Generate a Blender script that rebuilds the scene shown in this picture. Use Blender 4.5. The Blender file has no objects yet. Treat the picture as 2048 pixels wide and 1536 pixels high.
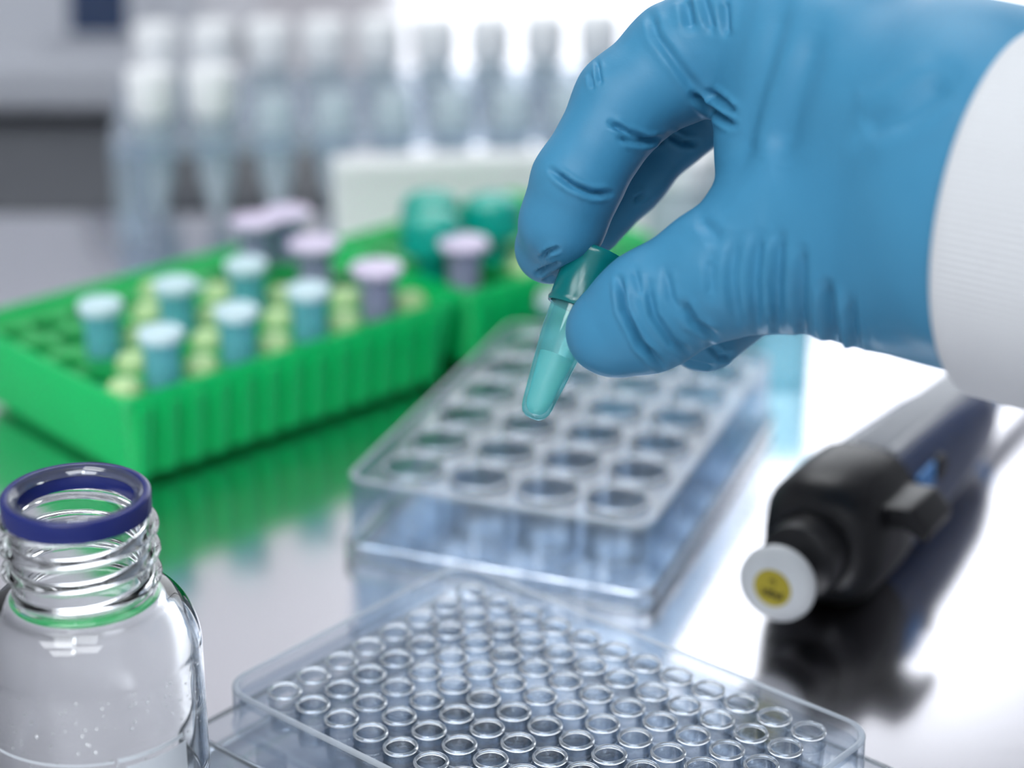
import bpy, bmesh, math, random
import numpy as np
from mathutils import Vector, Matrix

random.seed(7)
rng = np.random.default_rng(7)
scene = bpy.context.scene
C = scene.collection
MM = 0.001
PI = math.pi

# ------------------------------------------------------------------ camera
FPX, PIT, CAMH = 4342.0, 0.3926, 269.8          # focal length in pixels of a 2048 px frame, pitch down, height over bench (mm)
CP, SP = math.cos(PIT), math.sin(PIT)
FOCUS = 457.0
cam_d = bpy.data.cameras.new('camera')
cam = bpy.data.objects.new('camera', cam_d)
C.objects.link(cam)
cam.location = (0, 0, CAMH * MM)
cam.rotation_euler = (PI / 2 - PIT, 0, 0)
cam_d.sensor_width = 36.0
cam_d.lens = FPX / 2048.0 * 36.0
cam_d.clip_start = 0.01
cam_d.clip_end = 50
cam_d.dof.use_dof = True
cam_d.dof.focus_distance = FOCUS * MM
cam_d.dof.aperture_fstop = 6.2
scene.camera = cam

# ------------------------------------------------------------------ light and exposure
W = bpy.data.worlds.new('world')
scene.world = W
W.use_nodes = True
W.node_tree.nodes['Background'].inputs[0].default_value = (0.80, 0.88, 1.0, 1)
W.node_tree.nodes['Background'].inputs[1].default_value = 0.35
LAMP_POWER = 7.2          # radiance of the ceiling light diffusers
WINDOW_POWER = 1.75        # radiance of the frosted window panes
scene.view_settings.view_transform = 'Standard'
scene.view_settings.look = 'None'
scene.view_settings.gamma = 1
scene.view_settings.use_curve_mapping = False
scene.view_settings.exposure = 0.25
scene.cycles.max_bounces = 8
scene.cycles.transmission_bounces = 8
scene.cycles.transparent_max_bounces = 16
scene.cycles.use_light_tree = False
scene.cycles.glossy_bounces = 4
scene.cycles.diffuse_bounces = 2
scene.cycles.use_adaptive_sampling = True
scene.cycles.adaptive_threshold = 0.05
scene.cycles.sample_clamp_indirect = 6.0


# ------------------------------------------------------------------ helpers
def at_depth(px, py, d):
    """point seen at pixel (px,py) of the photo, d mm along the viewing axis"""
    r, u = (px - 1024) / FPX * d, (768 - py) / FPX * d
    return np.array([r, d * CP + u * SP, CAMH - d * SP + u * CP])


def on_z(px, py, z=0.0):
    d = np.array([(px - 1024) / FPX, CP + (768 - py) / FPX * SP, -SP + (768 - py) / FPX * CP])
    t = (z - CAMH) / d[2]
    return np.array([0, 0, CAMH]) + t * d


def srgb(r, g, b):
    f = lambda c: c / 12.92 if c <= .04045 else ((c + .055) / 1.055) ** 2.4
    return (f(r / 255), f(g / 255), f(b / 255), 1)


def new_mat(name):
    m = bpy.data.materials.new(name)
    m.use_nodes = True
    nt = m.node_tree
    nt.nodes.clear()
    out = nt.nodes.new('ShaderNodeOutputMaterial')
    return m, nt, out


def pbr(name, col, rough=.5, metal=0., trans=0., ior=1.45, sub=0., spec=.5, noise=0., nscale=300., bump=0., bscale=800., emit=0., coat=0., alpha=None):
    m, nt, out = new_mat(name)
    b = nt.nodes.new('ShaderNodeBsdfPrincipled')
    b.inputs['Base Color'].default_value = col
    b.inputs['Roughness'].default_value = rough
    b.inputs['Metallic'].default_value = metal
    b.inputs['Transmission Weight'].default_value = trans
    b.inputs['IOR'].default_value = ior
    b.inputs['Specular IOR Level'].default_value = spec
    b.inputs['Coat Weight'].default_value = coat
    if sub:
        b.inputs['Subsurface Weight'].default_value = sub
        b.inputs['Subsurface Radius'].default_value = (1, 1, 1)
        b.inputs['Subsurface Scale'].default_value = 0.002
    if emit:
        b.inputs['Emission Color'].default_value = col
        b.inputs['Emission Strength'].default_value = emit
    tc = nt.nodes.new('ShaderNodeTexCoord')
    if noise:
        n = nt.nodes.new('ShaderNodeTexNoise')
        n.inputs['Scale'].default_value = nscale
        n.inputs['Detail'].default_value = 4
        nt.links.new(tc.outputs['Object'], n.inputs['Vector'])
        mx = nt.nodes.new('ShaderNodeMix')
        mx.data_type = 'RGBA'
        mx.inputs[6].default_value = tuple(c * (1 - noise) for c in col[:3]) + (1,)
        mx.inputs[7].default_value = tuple(min(1, c * (1 + noise)) for c in col[:3]) + (1,)
        nt.links.new(n.outputs['Fac'], mx.inputs[0])
        nt.links.new(mx.outputs[2], b.inputs['Base Color'])
    if bump:
        n2 = nt.nodes.new('ShaderNodeTexNoise')
        n2.inputs['Scale'].default_value = bscale
        n2.inputs['Detail'].default_value = 3
        nt.links.new(tc.outputs['Object'], n2.inputs['Vector'])
        bp = nt.nodes.new('ShaderNodeBump')
        bp.inputs['Strength'].default_value = bump
        bp.inputs['Distance'].default_value = .0003
        nt.links.new(n2.outputs['Fac'], bp.inputs['Height'])
        nt.links.new(bp.outputs['Normal'], b.inputs['Normal'])
    nt.links.new(b.outputs[0], out.inputs[0])
    return m


def plastic(name, tint, haze=.0, haze_col=(1, 1, 1, 1), rough=.03, ior=1.5, spread=.0):
    """clear moulded plastic: refracting dielectric with a little milky scatter"""
    m, nt, out = new_mat(name)
    b = nt.nodes.new('ShaderNodeBsdfPrincipled')
    b.inputs['Base Color'].default_value = tint
    b.inputs['Transmission Weight'].default_value = 1
    b.inputs['Roughness'].default_value = rough
    b.inputs['IOR'].default_value = ior
    sh = b.outputs[0]
    if haze:
        d = nt.nodes.new('ShaderNodeBsdfDiffuse')
        d.inputs[0].default_value = haze_col
        t = nt.nodes.new('ShaderNodeBsdfTranslucent')
        t.inputs[0].default_value = haze_col
        a = nt.nodes.new('ShaderNodeMixShader')
        a.inputs[0].default_value = .5
        nt.links.new(d.outputs[0], a.inputs[1])
        nt.links.new(t.outputs[0], a.inputs[2])
        x = nt.nodes.new('ShaderNodeMixShader')
        x.inputs[0].default_value = haze
        nt.links.new(b.outputs[0], x.inputs[1])
        nt.links.new(a.outputs[0], x.inputs[2])
        sh = x.outputs[0]
    nt.links.new(sh, out.inputs[0])
    return m


def thin_plastic(name, tint, edge, haze=.1, haze_col=(1, 1, 1, 1), rough=.08):
    """thin clear wall: passes light straight through, reflects by Fresnel, deeper tint where seen edge-on"""
    m, nt, out = new_mat(name)
    lw = nt.nodes.new('ShaderNodeLayerWeight')
    lw.inputs[0].default_value = .35
    mx = nt.nodes.new('ShaderNodeMix')
    mx.data_type = 'RGBA'
    mx.inputs[6].default_value = tint
    mx.inputs[7].default_value = edge
    nt.links.new(lw.outputs['Facing'], mx.inputs[0])
    tr = nt.nodes.new('ShaderNodeBsdfTransparent')
    nt.links.new(mx.outputs[2], tr.inputs[0])
    gl = nt.nodes.new('ShaderNodeBsdfGlossy')
    gl.inputs['Roughness'].default_value = rough
    # Schlick reflectance from the angle of view, the same on both faces of the wall
    lf = nt.nodes.new('ShaderNodeLayerWeight')
    lf.inputs[0].default_value = .5
    pw = nt.nodes.new('ShaderNodeMath'); pw.operation = 'POWER'; pw.inputs[1].default_value = 4.5
    nt.links.new(lf.outputs['Facing'], pw.inputs[0])
    fr = nt.nodes.new('ShaderNodeMath'); fr.operation = 'MULTIPLY_ADD'; fr.inputs[1].default_value = .85; fr.inputs[2].default_value = .045
    nt.links.new(pw.outputs[0], fr.inputs[0])
    a = nt.nodes.new('ShaderNodeMixShader')
    nt.links.new(fr.outputs[0], a.inputs[0])
    nt.links.new(tr.outputs[0], a.inputs[1])
    nt.links.new(gl.outputs[0], a.inputs[2])
    if not haze:
        nt.links.new(a.outputs[0], out.inputs[0])
        return m
    d = nt.nodes.new('ShaderNodeBsdfDiffuse')
    d.inputs[0].default_value = haze_col
    t = nt.nodes.new('ShaderNodeBsdfTranslucent')
    t.inputs[0].default_value = haze_col
    h = nt.nodes.new('ShaderNodeMixShader')
    h.inputs[0].default_value = .5
    nt.links.new(d.outputs[0], h.inputs[1])
    nt.links.new(t.outputs[0], h.inputs[2])
    x = nt.nodes.new('ShaderNodeMixShader')
    x.inputs[0].default_value = haze
    nt.links.new(a.outputs[0], x.inputs[1])
    nt.links.new(h.outputs[0], x.inputs[2])
    nt.links.new(x.outputs[0], out.inputs[0])
    return m


class MB:
    """mesh collector, all in millimetres"""
    def __init__(s):
        s.v, s.f = [], []

    def add(s, v, f):
        o = len(s.v)
        s.v += [tuple(map(float, p)) for p in v]
        s.f += [tuple(i + o for i in q) for q in f]
        return s

    def box(s, x0, x1, y0, y1, z0, z1):
        v = [(x, y, z) for z in (z0, z1) for y in (y0, y1) for x in (x0, x1)]
        return s.add(v, [(0, 2, 3, 1), (4, 5, 7, 6), (0, 1, 5, 4), (2, 6, 7, 3), (0, 4, 6, 2), (1, 3, 7, 5)])

    def loft(s, rings, cap0=True, cap1=True, closed=False):
        n = len(rings[0])
        v = [p for r in rings for p in r]
        f = []
        m = len(rings)
        for k in range(m if closed else m - 1):
            a, b = k * n, ((k + 1) % m) * n
            for i in range(n):
                j = (i + 1) % n
                f.append((a + i, a + j, b + j, b + i))
        if not closed:
            if cap0: f.append(tuple(range(n - 1, -1, -1)))
            if cap1: f.append(tuple((m - 1) * n + i for i in range(n)))
        return s.add(v, f)

    def lathe(s, prof, n=32, c=(0, 0, 0), axis='z'):
        """profile of (r,z); r=0 ends become poles; a profile that starts and ends off-axis is treated as a closed loop"""
        closed = prof[0][0] > 1e-6 and prof[-1][0] > 1e-6
        v, f, idx = [], [], []
        def put(a, b, z):
            return {'z': (c[0] + a, c[1] + b, c[2] + z), 'x': (c[0] + z, c[1] + a, c[2] + b), 'y': (c[0] + b, c[1] + z, c[2] + a)}[axis]
        for r, z in prof:
            if r < 1e-6:
                idx.append([len(v)]); v.append(put(0, 0, z))
            else:
                idx.append([len(v) + i for i in range(n)])
                v += [put(r * math.cos(2 * PI * i / n), r * math.sin(2 * PI * i / n), z) for i in range(n)]
        m = len(prof)
        for k in range(m if closed else m - 1):
            A, B = idx[k], idx[(k + 1) % m]
            for i in range(n):
                j = (i + 1) % n
                if len(A) == 1 and len(B) == 1: continue
                if len(A) == 1: f.append((A[0], B[j], B[i]))
                elif len(B) == 1: f.append((A[i], A[j], B[0]))
                else: f.append((A[i], A[j], B[j], B[i]))
        return s.add(v, f)

    def build(s, name, mat, parent=None, loc=(0, 0, 0), rot=(0, 0, 0), angle=40, bevel=0., seg=2):
        me = bpy.data.meshes.new(name)
        me.from_pydata([(x * MM, y * MM, z * MM) for x, y, z in s.v], [], s.f)
        bm = bmesh.new(); bm.from_mesh(me)
        bmesh.ops.recalc_face_normals(bm, faces=bm.faces)
        if bevel:
            es = [e for e in bm.edges if len(e.link_faces) == 2 and e.calc_face_angle(0) > .6]
            bmesh.ops.bevel(bm, geom=es, offset=bevel * MM, segments=seg, affect='EDGES', profile=.6, clamp_overlap=True)
        bm.to_mesh(me); bm.free()
        return link(name, me, mat, parent, loc, rot, (8 if angle == 40 else angle) if bevel else angle)


def link(name, me, mat, parent=None, loc=(0, 0, 0), rot=(0, 0, 0), angle=40):
    me.materials.clear()
    me.materials.append(mat)
    for p in me.polygons: p.use_smooth = True
    if angle < 180: me.set_sharp_from_angle(angle=math.radians(angle))
    o = bpy.data.objects.new(name, me)
    C.objects.link(o)
    o.location = [c * MM for c in loc]
    o.rotation_euler = rot
    if parent: o.parent = parent
    return o


def empty(name, loc=(0, 0, 0), rz=0., rot=None):
    o = bpy.data.objects.new(name, None)
    C.objects.link(o)
    o.location = [c * MM for c in loc]
    o.rotation_euler = rot or (0, 0, rz)
    o.empty_display_size = .01
    return o


def tag(o, label=None, cat=None, group=None, kind=None):
    if label: o['label'] = label
    if cat: o['category'] = cat
    if group: o['group'] = group
    if kind: o['kind'] = kind
    return o


def twin(o, parent, loc=None, rot=None, name=None):
    """a copy sharing mesh data"""
    c = o.copy()
    C.objects.link(c)
    c.parent = parent
    if name: c.name = name
    if loc is not None: c.location = [x * MM for x in loc]
    if rot is not None: c.rotation_euler = rot
    return c


def copy_thing(root, loc, rot=None):
    r = root.copy(); C.objects.link(r)
    r.location = [c * MM for c in loc]
    if rot is not None: r.rotation_euler = rot
    for ch in root.children:
        c = ch.copy(); C.objects.link(c); c.parent = r
        for g in ch.children:
            d = g.copy(); C.objects.link(d); d.parent = c
    return r


def rrect(w, d, r, n=6, z=0., cx=0., cy=0.):
    r = max(r, .01)
    pts = []
    for q, (sx, sy) in enumerate(((1, 1), (-1, 1), (-1, -1), (1, -1))):
        for i in range(n + 1):
            a = q * PI / 2 + i / n * PI / 2
            pts.append((cx + sx * (w / 2 - r) + r * math.cos(a), cy + sy * (d / 2 - r) + r * math.sin(a), z))
    return pts


def sweep_rect(mb, w, d, r, prof, cx=0., cy=0.):
    """closed profile of (inset, z) carried round a rounded rectangle"""
    mb.loft([rrect(w - 2 * i, d - 2 * i, max(.4, r - i), 6, z, cx, cy) for i, z in prof], closed=True)
    return mb


def holed_plate(outline, circles, z0, z1, seg=24):
    """flat plate between z0 and z1 with round holes; returns an MB"""
    bm = bmesh.new()
    edges = []
    def loop(pts):
        vs = [bm.verts.new((x, y, 0)) for x, y in pts]
        for i in range(len(vs)):
            edges.append(bm.edges.new((vs[i], vs[(i + 1) % len(vs)])))
    loop([(p[0], p[1]) for p in outline])
    for cx, cy, r in circles:
        loop([(cx + r * math.cos(2 * PI * i / seg), cy + r * math.sin(2 * PI * i / seg)) for i in range(seg)])
    bmesh.ops.triangle_fill(bm, use_beauty=True, use_dissolve=False, edges=edges, normal=(0, 0, 1))
    bm.verts.index_update()
    mb = MB()
    n = len(bm.verts)
    v = [(p.co.x, p.co.y, z0) for p in bm.verts] + [(p.co.x, p.co.y, z1) for p in bm.verts]
    f = []
    for q in bm.faces:
        i = [p.index for p in q.verts]
        f.append(tuple(i)); f.append(tuple(k + n for k in reversed(i)))
    for e in bm.edges:
        if len(e.link_faces) == 1:
            a, b = e.verts[0].index, e.verts[1].index
            f.append((a, b, b + n, a + n))
    bm.free()
    return mb.add(v, f)


# ------------------------------------------------------------------ materials
M = {}
M['steel'] = None
def make_steel():
    m, nt, out = new_mat('brushed_steel')
    b = nt.nodes.new('ShaderNodeBsdfPrincipled')
    tc = nt.nodes.new('ShaderNodeTexCoord')
    mp = nt.nodes.new('ShaderNodeMapping')
    mp.inputs['Scale'].default_value = (6, 600, 1)
    n = nt.nodes.new('ShaderNodeTexNoise')
    n.inputs['Scale'].default_value = 2.0
    n.inputs['Detail'].default_value = 3
    nt.links.new(tc.outputs['Object'], mp.inputs[0])
    nt.links.new(mp.outputs[0], n.inputs['Vector'])
    cr = nt.nodes.new('ShaderNodeMapRange')
    cr.inputs['To Min'].default_value = .13
    cr.inputs['To Max'].default_value = .21
    nt.links.new(n.outputs['Fac'], cr.inputs[0])
    b.inputs['Base Color'].default_value = (.76, .75, .78, 1)
    b.inputs['Metallic'].default_value = 1.0
    nt.links.new(cr.outputs[0], b.inputs['Roughness'])
    nt.links.new(b.outputs[0], out.inputs[0])
    return m
M['steel'] = make_steel()
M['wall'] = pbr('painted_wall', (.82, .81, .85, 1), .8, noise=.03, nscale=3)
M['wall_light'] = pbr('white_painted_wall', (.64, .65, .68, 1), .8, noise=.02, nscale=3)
M['floor'] = pbr('grey_vinyl_floor', (.33, .34, .36, 1), .5, noise=.06, nscale=8)
M['white_frame'] = pbr('white_lacquer', (.8, .8, .82, 1), .4)
M['lamp'] = pbr('lamp_diffuser', (.95, .98, 1, 1), .5, emit=LAMP_POWER)
M['pane'] = pbr('daylit_frosted_pane', (.93, .96, 1, 1), .5, emit=WINDOW_POWER)
M['clear'] = plastic('clear_polystyrene', (.93, .965, 1, 1), haze=.03, haze_col=(.85, .93, 1, 1), rough=.02)
M['well'] = thin_plastic('clear_well_plastic', (.985, .988, .992, 1), (.66, .73, .80, 1), haze=0, haze_col=(.8, .9, 1, 1), rough=.04)
M['well_bright'] = thin_plastic('large_well_glare_plastic', (.985, .99, .995, 1), (.80, .87, .94, 1), haze=.022, haze_col=(.9, .95, 1, 1), rough=.06)  # haze and paler edges stand in for glare on the large wells
M['clear_blue'] = plastic('clear_bluish_polystyrene', (.86, .95, 1, 1), haze=.012, haze_col=(.75, .9, 1, 1), rough=.01)
M['skirt'] = thin_plastic('clear_skirt_plastic', (.98, .985, .99, 1), (.74, .82, .90, 1), haze=.025, haze_col=(.9, .95, 1, 1), rough=.04)
M['skirt_blue_light'] = thin_plastic('blue_light_skirt_plastic', (.95, .975, .995, 1), (.62, .78, .92, 1), haze=.03, haze_col=(.8, .92, 1, 1), rough=.05)  # blue tint stands in for blue light refracted in the plate's side
M['glint'] = thin_plastic('painted_edge_glint', (.95, .97, .99, 1), (.85, .91, .97, 1), haze=.34, haze_col=(.92, .96, 1, 1), rough=.06)  # milky white stands in for light caught along the plate edges
M['rim'] = plastic('lit_rim_plastic', (.95, .975, 1, 1), haze=.10, haze_col=(.85, .93, 1, 1), rough=.02)  # slight milky haze stands in for light carried into the rims
M['glass'] = plastic('bottle_glass', (.97, .985, .99, 1), rough=0., ior=1.47)
M['acrylic'] = thin_plastic('clear_acrylic', (.86, .91, .96, 1), (.55, .65, .78, 1), haze=.24, haze_col=(.9, .95, 1, 1))
M['ring_blue'] = pbr('blue_ring_plastic', (.016, .028, .19, 1), .25, trans=.15)
M['print_white'] = pbr('white_enamel_print', (.78, .84, .9, 1), .5)
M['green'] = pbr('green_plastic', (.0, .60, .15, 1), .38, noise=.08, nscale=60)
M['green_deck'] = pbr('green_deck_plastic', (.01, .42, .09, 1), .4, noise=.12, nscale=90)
M['stud'] = pbr('pale_green_plastic', (.58, .82, .40, 1), .35)
M['blue_body'] = thin_plastic('blue_tube_plastic', (.72, .94, .97, 1), (.28, .76, .88, 1), haze=.65, haze_col=(.36, .88, .96, 1))
M['blue_cap'] = pbr('pale_blue_cap_plastic', (.70, .91, .97, 1), .35)
M['lilac_body'] = thin_plastic('lilac_tube_plastic', (.80, .80, .93, 1), (.50, .50, .76, 1), haze=.68, haze_col=(.68, .69, .88, 1))
M['lilac_cap'] = pbr('lilac_cap_plastic', (.78, .69, .90, 1), .4)
M['teal_body'] = thin_plastic('teal_tube_plastic', (.86, .99, .99, 1), (.05, .72, .78, 1), haze=.17, haze_col=(.38, .98, .98, 1), rough=.05)
M['teal_cap'] = pbr('teal_cap_plastic', (.002, .215, .225, 1), .22, trans=.25)
M['teal_dark'] = pbr('teal_green_plastic', (.0, .42, .33, 1), .3)
M['liquid'] = plastic('pale_teal_liquid', (.92, 1., .99, 1), haze=.55, haze_col=(.80, 1., .97, 1), rough=.05, ior=1.12)
M['black'] = pbr('black_plastic', (.008, .008, .010, 1), .38, bump=.1)
M['navy'] = pbr('navy_plastic', (.016, .042, .13, 1), .33)
M['grey_grip'] = pbr('grey_textured_plastic', (.60, .62, .66, 1), .3)
M['sky_blue'] = pbr('bright_blue_plastic', (.03, .28, .75, 1), .3)
M['white_pl'] = pbr('white_plastic', (.78, .80, .82, 1), .35)
M['yellow'] = pbr('yellow_sticker', (.52, .42, .04, 1), .6)
M['ink'] = pbr('dark_ink', (.05, .04, .01, 1), .6)
M['white_box'] = pbr('white_expanded_foam', (.98, .99, 1, 1), .7, bump=.3, bscale=250)
M['device'] = pbr('light_grey_enamel', (.50, .52, .58, 1), .45)
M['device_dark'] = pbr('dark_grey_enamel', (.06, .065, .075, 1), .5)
M['screen'] = pbr('dark_blue_display', (.012, .035, .10, 1), .15)
M['tube_clear'] = thin_plastic('clear_tube_plastic', (.84, .92, .95, 1), (.55, .68, .76, 1), haze=.5, haze_col=(.95, .98, 1, 1))
M['cap_white'] = pbr('white_cap_plastic', (.96, .98, 1, 1), .4)
M['aqua'] = thin_plastic('aqua_clear_plastic', (.88, .96, .975, 1), (.55, .78, .86, 1), haze=.10, haze_col=(.6, .9, .95, 1))
M['drop'] = M['glass']


def glove_material():
    m, nt, out = new_mat('blue_nitrile')
    b = nt.nodes.new('ShaderNodeBsdfPrincipled')
    tc = nt.nodes.new('ShaderNodeTexCoord')
    n = nt.nodes.new('ShaderNodeTexNoise')
    n.inputs['Scale'].default_value = 45
    n.inputs['Detail'].default_value = 3
    nt.links.new(tc.outputs['Object'], n.inputs['Vector'])
    mx = nt.nodes.new('ShaderNodeMix')
    mx.data_type = 'RGBA'
    mx.inputs[6].default_value = (.045, .24, .43, 1)
    mx.inputs[7].default_value = (.068, .30, .505, 1)
    nt.links.new(n.outputs['Fac'], mx.inputs[0])
    nt.links.new(mx.outputs[2], b.inputs['Base Color'])
    b.inputs['Roughness'].default_value = .48
    b.inputs['Specular IOR Level'].default_value = .35
    n2 = nt.nodes.new('ShaderNodeTexNoise')
    n2.inputs['Scale'].default_value = 1500
    n2.inputs['Detail'].default_value = 2
    nt.links.new(tc.outputs['Object'], n2.inputs['Vector'])
    bp = nt.nodes.new('ShaderNodeBump')
    bp.inputs['Strength'].default_value = .12
    bp.inputs['Distance'].default_value = .0002
    nt.links.new(n2.outputs['Fac'], bp.inputs['Height'])
    nt.links.new(bp.outputs['Normal'], b.inputs['Normal'])
    nt.links.new(b.outputs[0], out.inputs[0])
    return m
M['glove'] = glove_material()


def sleeve_material():
    m, nt, out = new_mat('white_woven_sleeve')
    b = nt.nodes.new('ShaderNodeBsdfPrincipled')
    b.inputs['Base Color'].default_value = (.72, .74, .77, 1)
    b.inputs['Roughness'].default_value = .85
    tc = nt.nodes.new('ShaderNodeTexCoord')
    w = nt.nodes.new('ShaderNodeTexNoise')
    w.inputs['Scale'].default_value = 900
    nt.links.new(tc.outputs['Object'], w.inputs['Vector'])
    bp = nt.nodes.new('ShaderNodeBump')
    bp.inputs['Strength'].default_value = .25
    bp.inputs['Distance'].default_value = .0003
    nt.links.new(w.outputs['Fac'], bp.inputs['Height'])
    nt.links.new(bp.outputs['Normal'], b.inputs['Normal'])
    nt.links.new(b.outputs[0], out.inputs[0])
    return m
M['sleeve'] = sleeve_material()

# ------------------------------------------------------------------ the room
X0, X1, Y0, Y1, ZF, ZC = -2100, 2100, -1700, 2600, -900, 1750
tag(MB().box(X0 - 100, X1 + 100, Y0 - 100, Y1 + 100, ZF - 60, ZF).build('floor', M['floor']), kind='structure')
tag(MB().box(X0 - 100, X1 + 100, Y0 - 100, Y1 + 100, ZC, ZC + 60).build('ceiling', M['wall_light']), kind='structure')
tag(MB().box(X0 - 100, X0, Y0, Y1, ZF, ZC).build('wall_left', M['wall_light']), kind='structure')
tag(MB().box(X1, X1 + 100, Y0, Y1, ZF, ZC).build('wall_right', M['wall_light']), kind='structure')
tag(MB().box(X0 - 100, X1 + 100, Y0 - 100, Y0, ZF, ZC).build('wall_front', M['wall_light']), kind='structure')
# back wall with a window opening on the right
WX0, WX1, WZ0, WZ1 = -170, 1500, 60, 1360
bw = MB()
bw.box(X0 - 100, WX0, Y1, Y1 + 100, ZF, ZC)
bw.box(WX1, X1 + 100, Y1, Y1 + 100, ZF, ZC)
bw.box(WX0, WX1, Y1, Y1 + 100, ZF, WZ0)
bw.box(WX0, WX1, Y1, Y1 + 100, WZ1, ZC)
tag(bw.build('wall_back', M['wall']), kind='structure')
win = tag(empty('window_1', (0, Y1, 0)), kind='structure')
fr = MB()
for a in (WX0, WX1 - 40): fr.box(a, a + 40, 20, 80, WZ0, WZ1)
fr.box(WX0 + 40, WX1 - 40, 20, 80, WZ0, WZ0 + 40); fr.box(WX0 + 40, WX1 - 40, 20, 80, WZ1 - 40, WZ1)
fr.box(700, 740, 20, 80, WZ0 + 40, WZ1 - 40)
fr.build('window_frame', M['white_frame'], win)
MB().box(WX0 + 40, 700, 45, 55, WZ0 + 40, WZ1 - 40).build('pane', M['pane'], win)
MB().box(740, WX1 - 40, 45, 55, WZ0 + 40, WZ1 - 40).build('pane', M['pane'], win)
for k, (lx, ly) in enumerate(((-800, -350), (100, -850), (-700, -1150), (-200, 1750))):  # last panel is added to wash the back wall and make plastic sparkle
    t = tag(empty('ceiling_light', (lx, ly, ZC)), ('rectangular ceiling light panel over the bench, %s' % ('left of the camera', 'right behind the camera', 'left behind the camera', 'added near the back wall to brighten it')[k]), 'ceiling light', 'ceiling lights')
    f = MB(); sweep_rect(f, 1000, 640, 10, [(0, 0), (0, -40), (25, -40), (25, 0)])
    f.build('frame', M['white_frame'], t)
    MB().box(-475, 475, -295, 295, -30, -24).build('diffuser', M['lamp'], t)

bench = tag(empty('bench', (0, 700, 0)), 'polished stainless steel bench top under all the labware', 'bench')
MB().box(-1300, 1300, -560, 1100, -35, 0).build('bench_top', M['steel'], bench, bevel=3)
for sx in (-1, 1):
    for y in (-480, 1020): MB().box(sx * 1200 - 25, sx * 1200 + 25, y - 25, y + 25, ZF, -35).build('leg', M['steel'], bench)


# ------------------------------------------------------------------ well plates
def well_plate(name, label, cat, loc, yaw, nx, ny, pitch, ox, oy, r_in, r_out, h, depth, rim, group, corner=5.0, deck=-1.4, mats=('well', 'rim', 'skirt')):
    """origin = first well; long side along local x (nx) or y (ny)"""
    t = tag(empty(name, loc, yaw), label, cat, group)
    w, d = (nx - 1) * pitch + 2 * ox, (ny - 1) * pitch + 2 * oy
    cx, cy = (nx - 1) * pitch / 2, (ny - 1) * pitch / 2
    sk = MB()
    sweep_rect(sk, w, d, corner, [(0, 0), (-.3, -h + 1.2), (-.6, -h + 1.2), (-.6, -h), (0.6, -h), (1.2, -h + 2), (1.3, deck - 1.2), (1.3, 0)], cx, cy)
    sk.build('skirt', M[mats[2]], t, bevel=.25, seg=2, angle=20)
    eb = MB()  # strip added on the skirt top to draw a bright edge highlight
    sweep_rect(eb, w, d, corner, [(-.12, -.35), (-.12, .1), (.2, .35), (1.0, .35), (1.4, .1), (1.4, .03), (0, .03), (-.03, -.35)], cx, cy)
    eb.build('edge_glint', M['glint'], t, angle=60)
    out = rrect(w - 2.8, d - 2.8, corner - 1.4, 6, 0, cx, cy)
    holes = [(i * pitch, j * pitch, r_out + .12) for i in range(nx) for j in range(ny)]
    holed_plate(out, holes, deck - 1.1, deck, 28).build('deck', M[mats[0]], t)
    # one well with its raised rim, then copies
    zr = deck + rim - .8
    prof = [(0, deck - depth - .75), (r_in - .6, deck - depth - .7), (r_in + .35, deck - depth), (r_in + .45, deck - depth * .5), (r_in + .55, deck - 1.2), (r_in + .5, zr),
            (r_in, zr), (r_in - .12, deck - depth * .5), (r_in - .25, deck - depth + .9), (r_in - 1.0, deck - depth + .25), (0, deck - depth + .15)]
    ring = [(r_in, zr + .02), (r_in + .5, zr + .02), (r_out, zr + .1), (r_out, zr + .55), (r_out - .25, zr + .8), (r_in + .2, zr + .8), (r_in, zr + .6)]
    w0 = None
    for j in range(ny):
        for i in range(nx):
            if w0 is None:
                w0 = MB().lathe(prof, 28).build('well', M[mats[0]], t, (0, 0, 0), angle=35)
                r0 = MB().lathe(ring, 28).build('rim', M[mats[1]], w0, angle=50)
            else: twin(r0, twin(w0, t, (i * pitch, j * pitch, 0)))
    # notches / lugs along the rim
    lug = MB().box(-.5, .5, -1.6, 1.6, deck - 1.3, -.1)
    l0 = None
    for (x, y, a) in ((cx - w / 4, cy - d / 2 + 2.9, 0), (cx + w / 4, cy - d / 2 + 2.9, 0), (cx - w / 4, cy + d / 2 - 2.9, 0), (cx + w / 4, cy + d / 2 - 2.9, 0),
                      (cx - w / 2 + 2.9, cy, PI / 2), (cx + w / 2 - 2.9, cy, PI / 2)):
        if l0 is None: l0 = lug.build('lug', M['well'], t, (x, y, 0), (0, 0, a))
        else: twin(l0, t, (x, y, 0), (0, 0, a))
    return t


def base_tray(name, label, cat, loc, yaw, cx, cy, w, d, h, ledge, corner=6.):
    """open clear lid lying upside down; its inner ledge carries the plate"""
    t = tag(empty(name, loc, yaw), label, cat)
    mb = MB()
    sweep_rect(mb, w, d, corner, [(0, .2), (0, h - .5), (.4, h), (1.3, h), (1.6, h - .5), (1.6, 1.4), (1.6, .2)], cx, cy)
    mb.build('side_wall', M['rim'], t, bevel=.2, angle=20)
    MB().loft([rrect(w - 3.4, d - 3.4, corner - 1.7, 6, z, cx, cy) for z in (.2, 1.4)]).build('floor_panel', M['well'], t)
    k0 = None
    for sx in (-1, 1):
        for sy in (-1, 1):
            m = MB().box(-4, 4, -1, 1, 1.4, ledge)
            p = (cx + sx * (w / 2 - 22), cy + sy * (d / 2 - 6.6), 0)
            if k0 is None: k0 = m.build('support_rib', M['well'], t, p)
            else: twin(k0, t, p)
    return t


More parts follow.
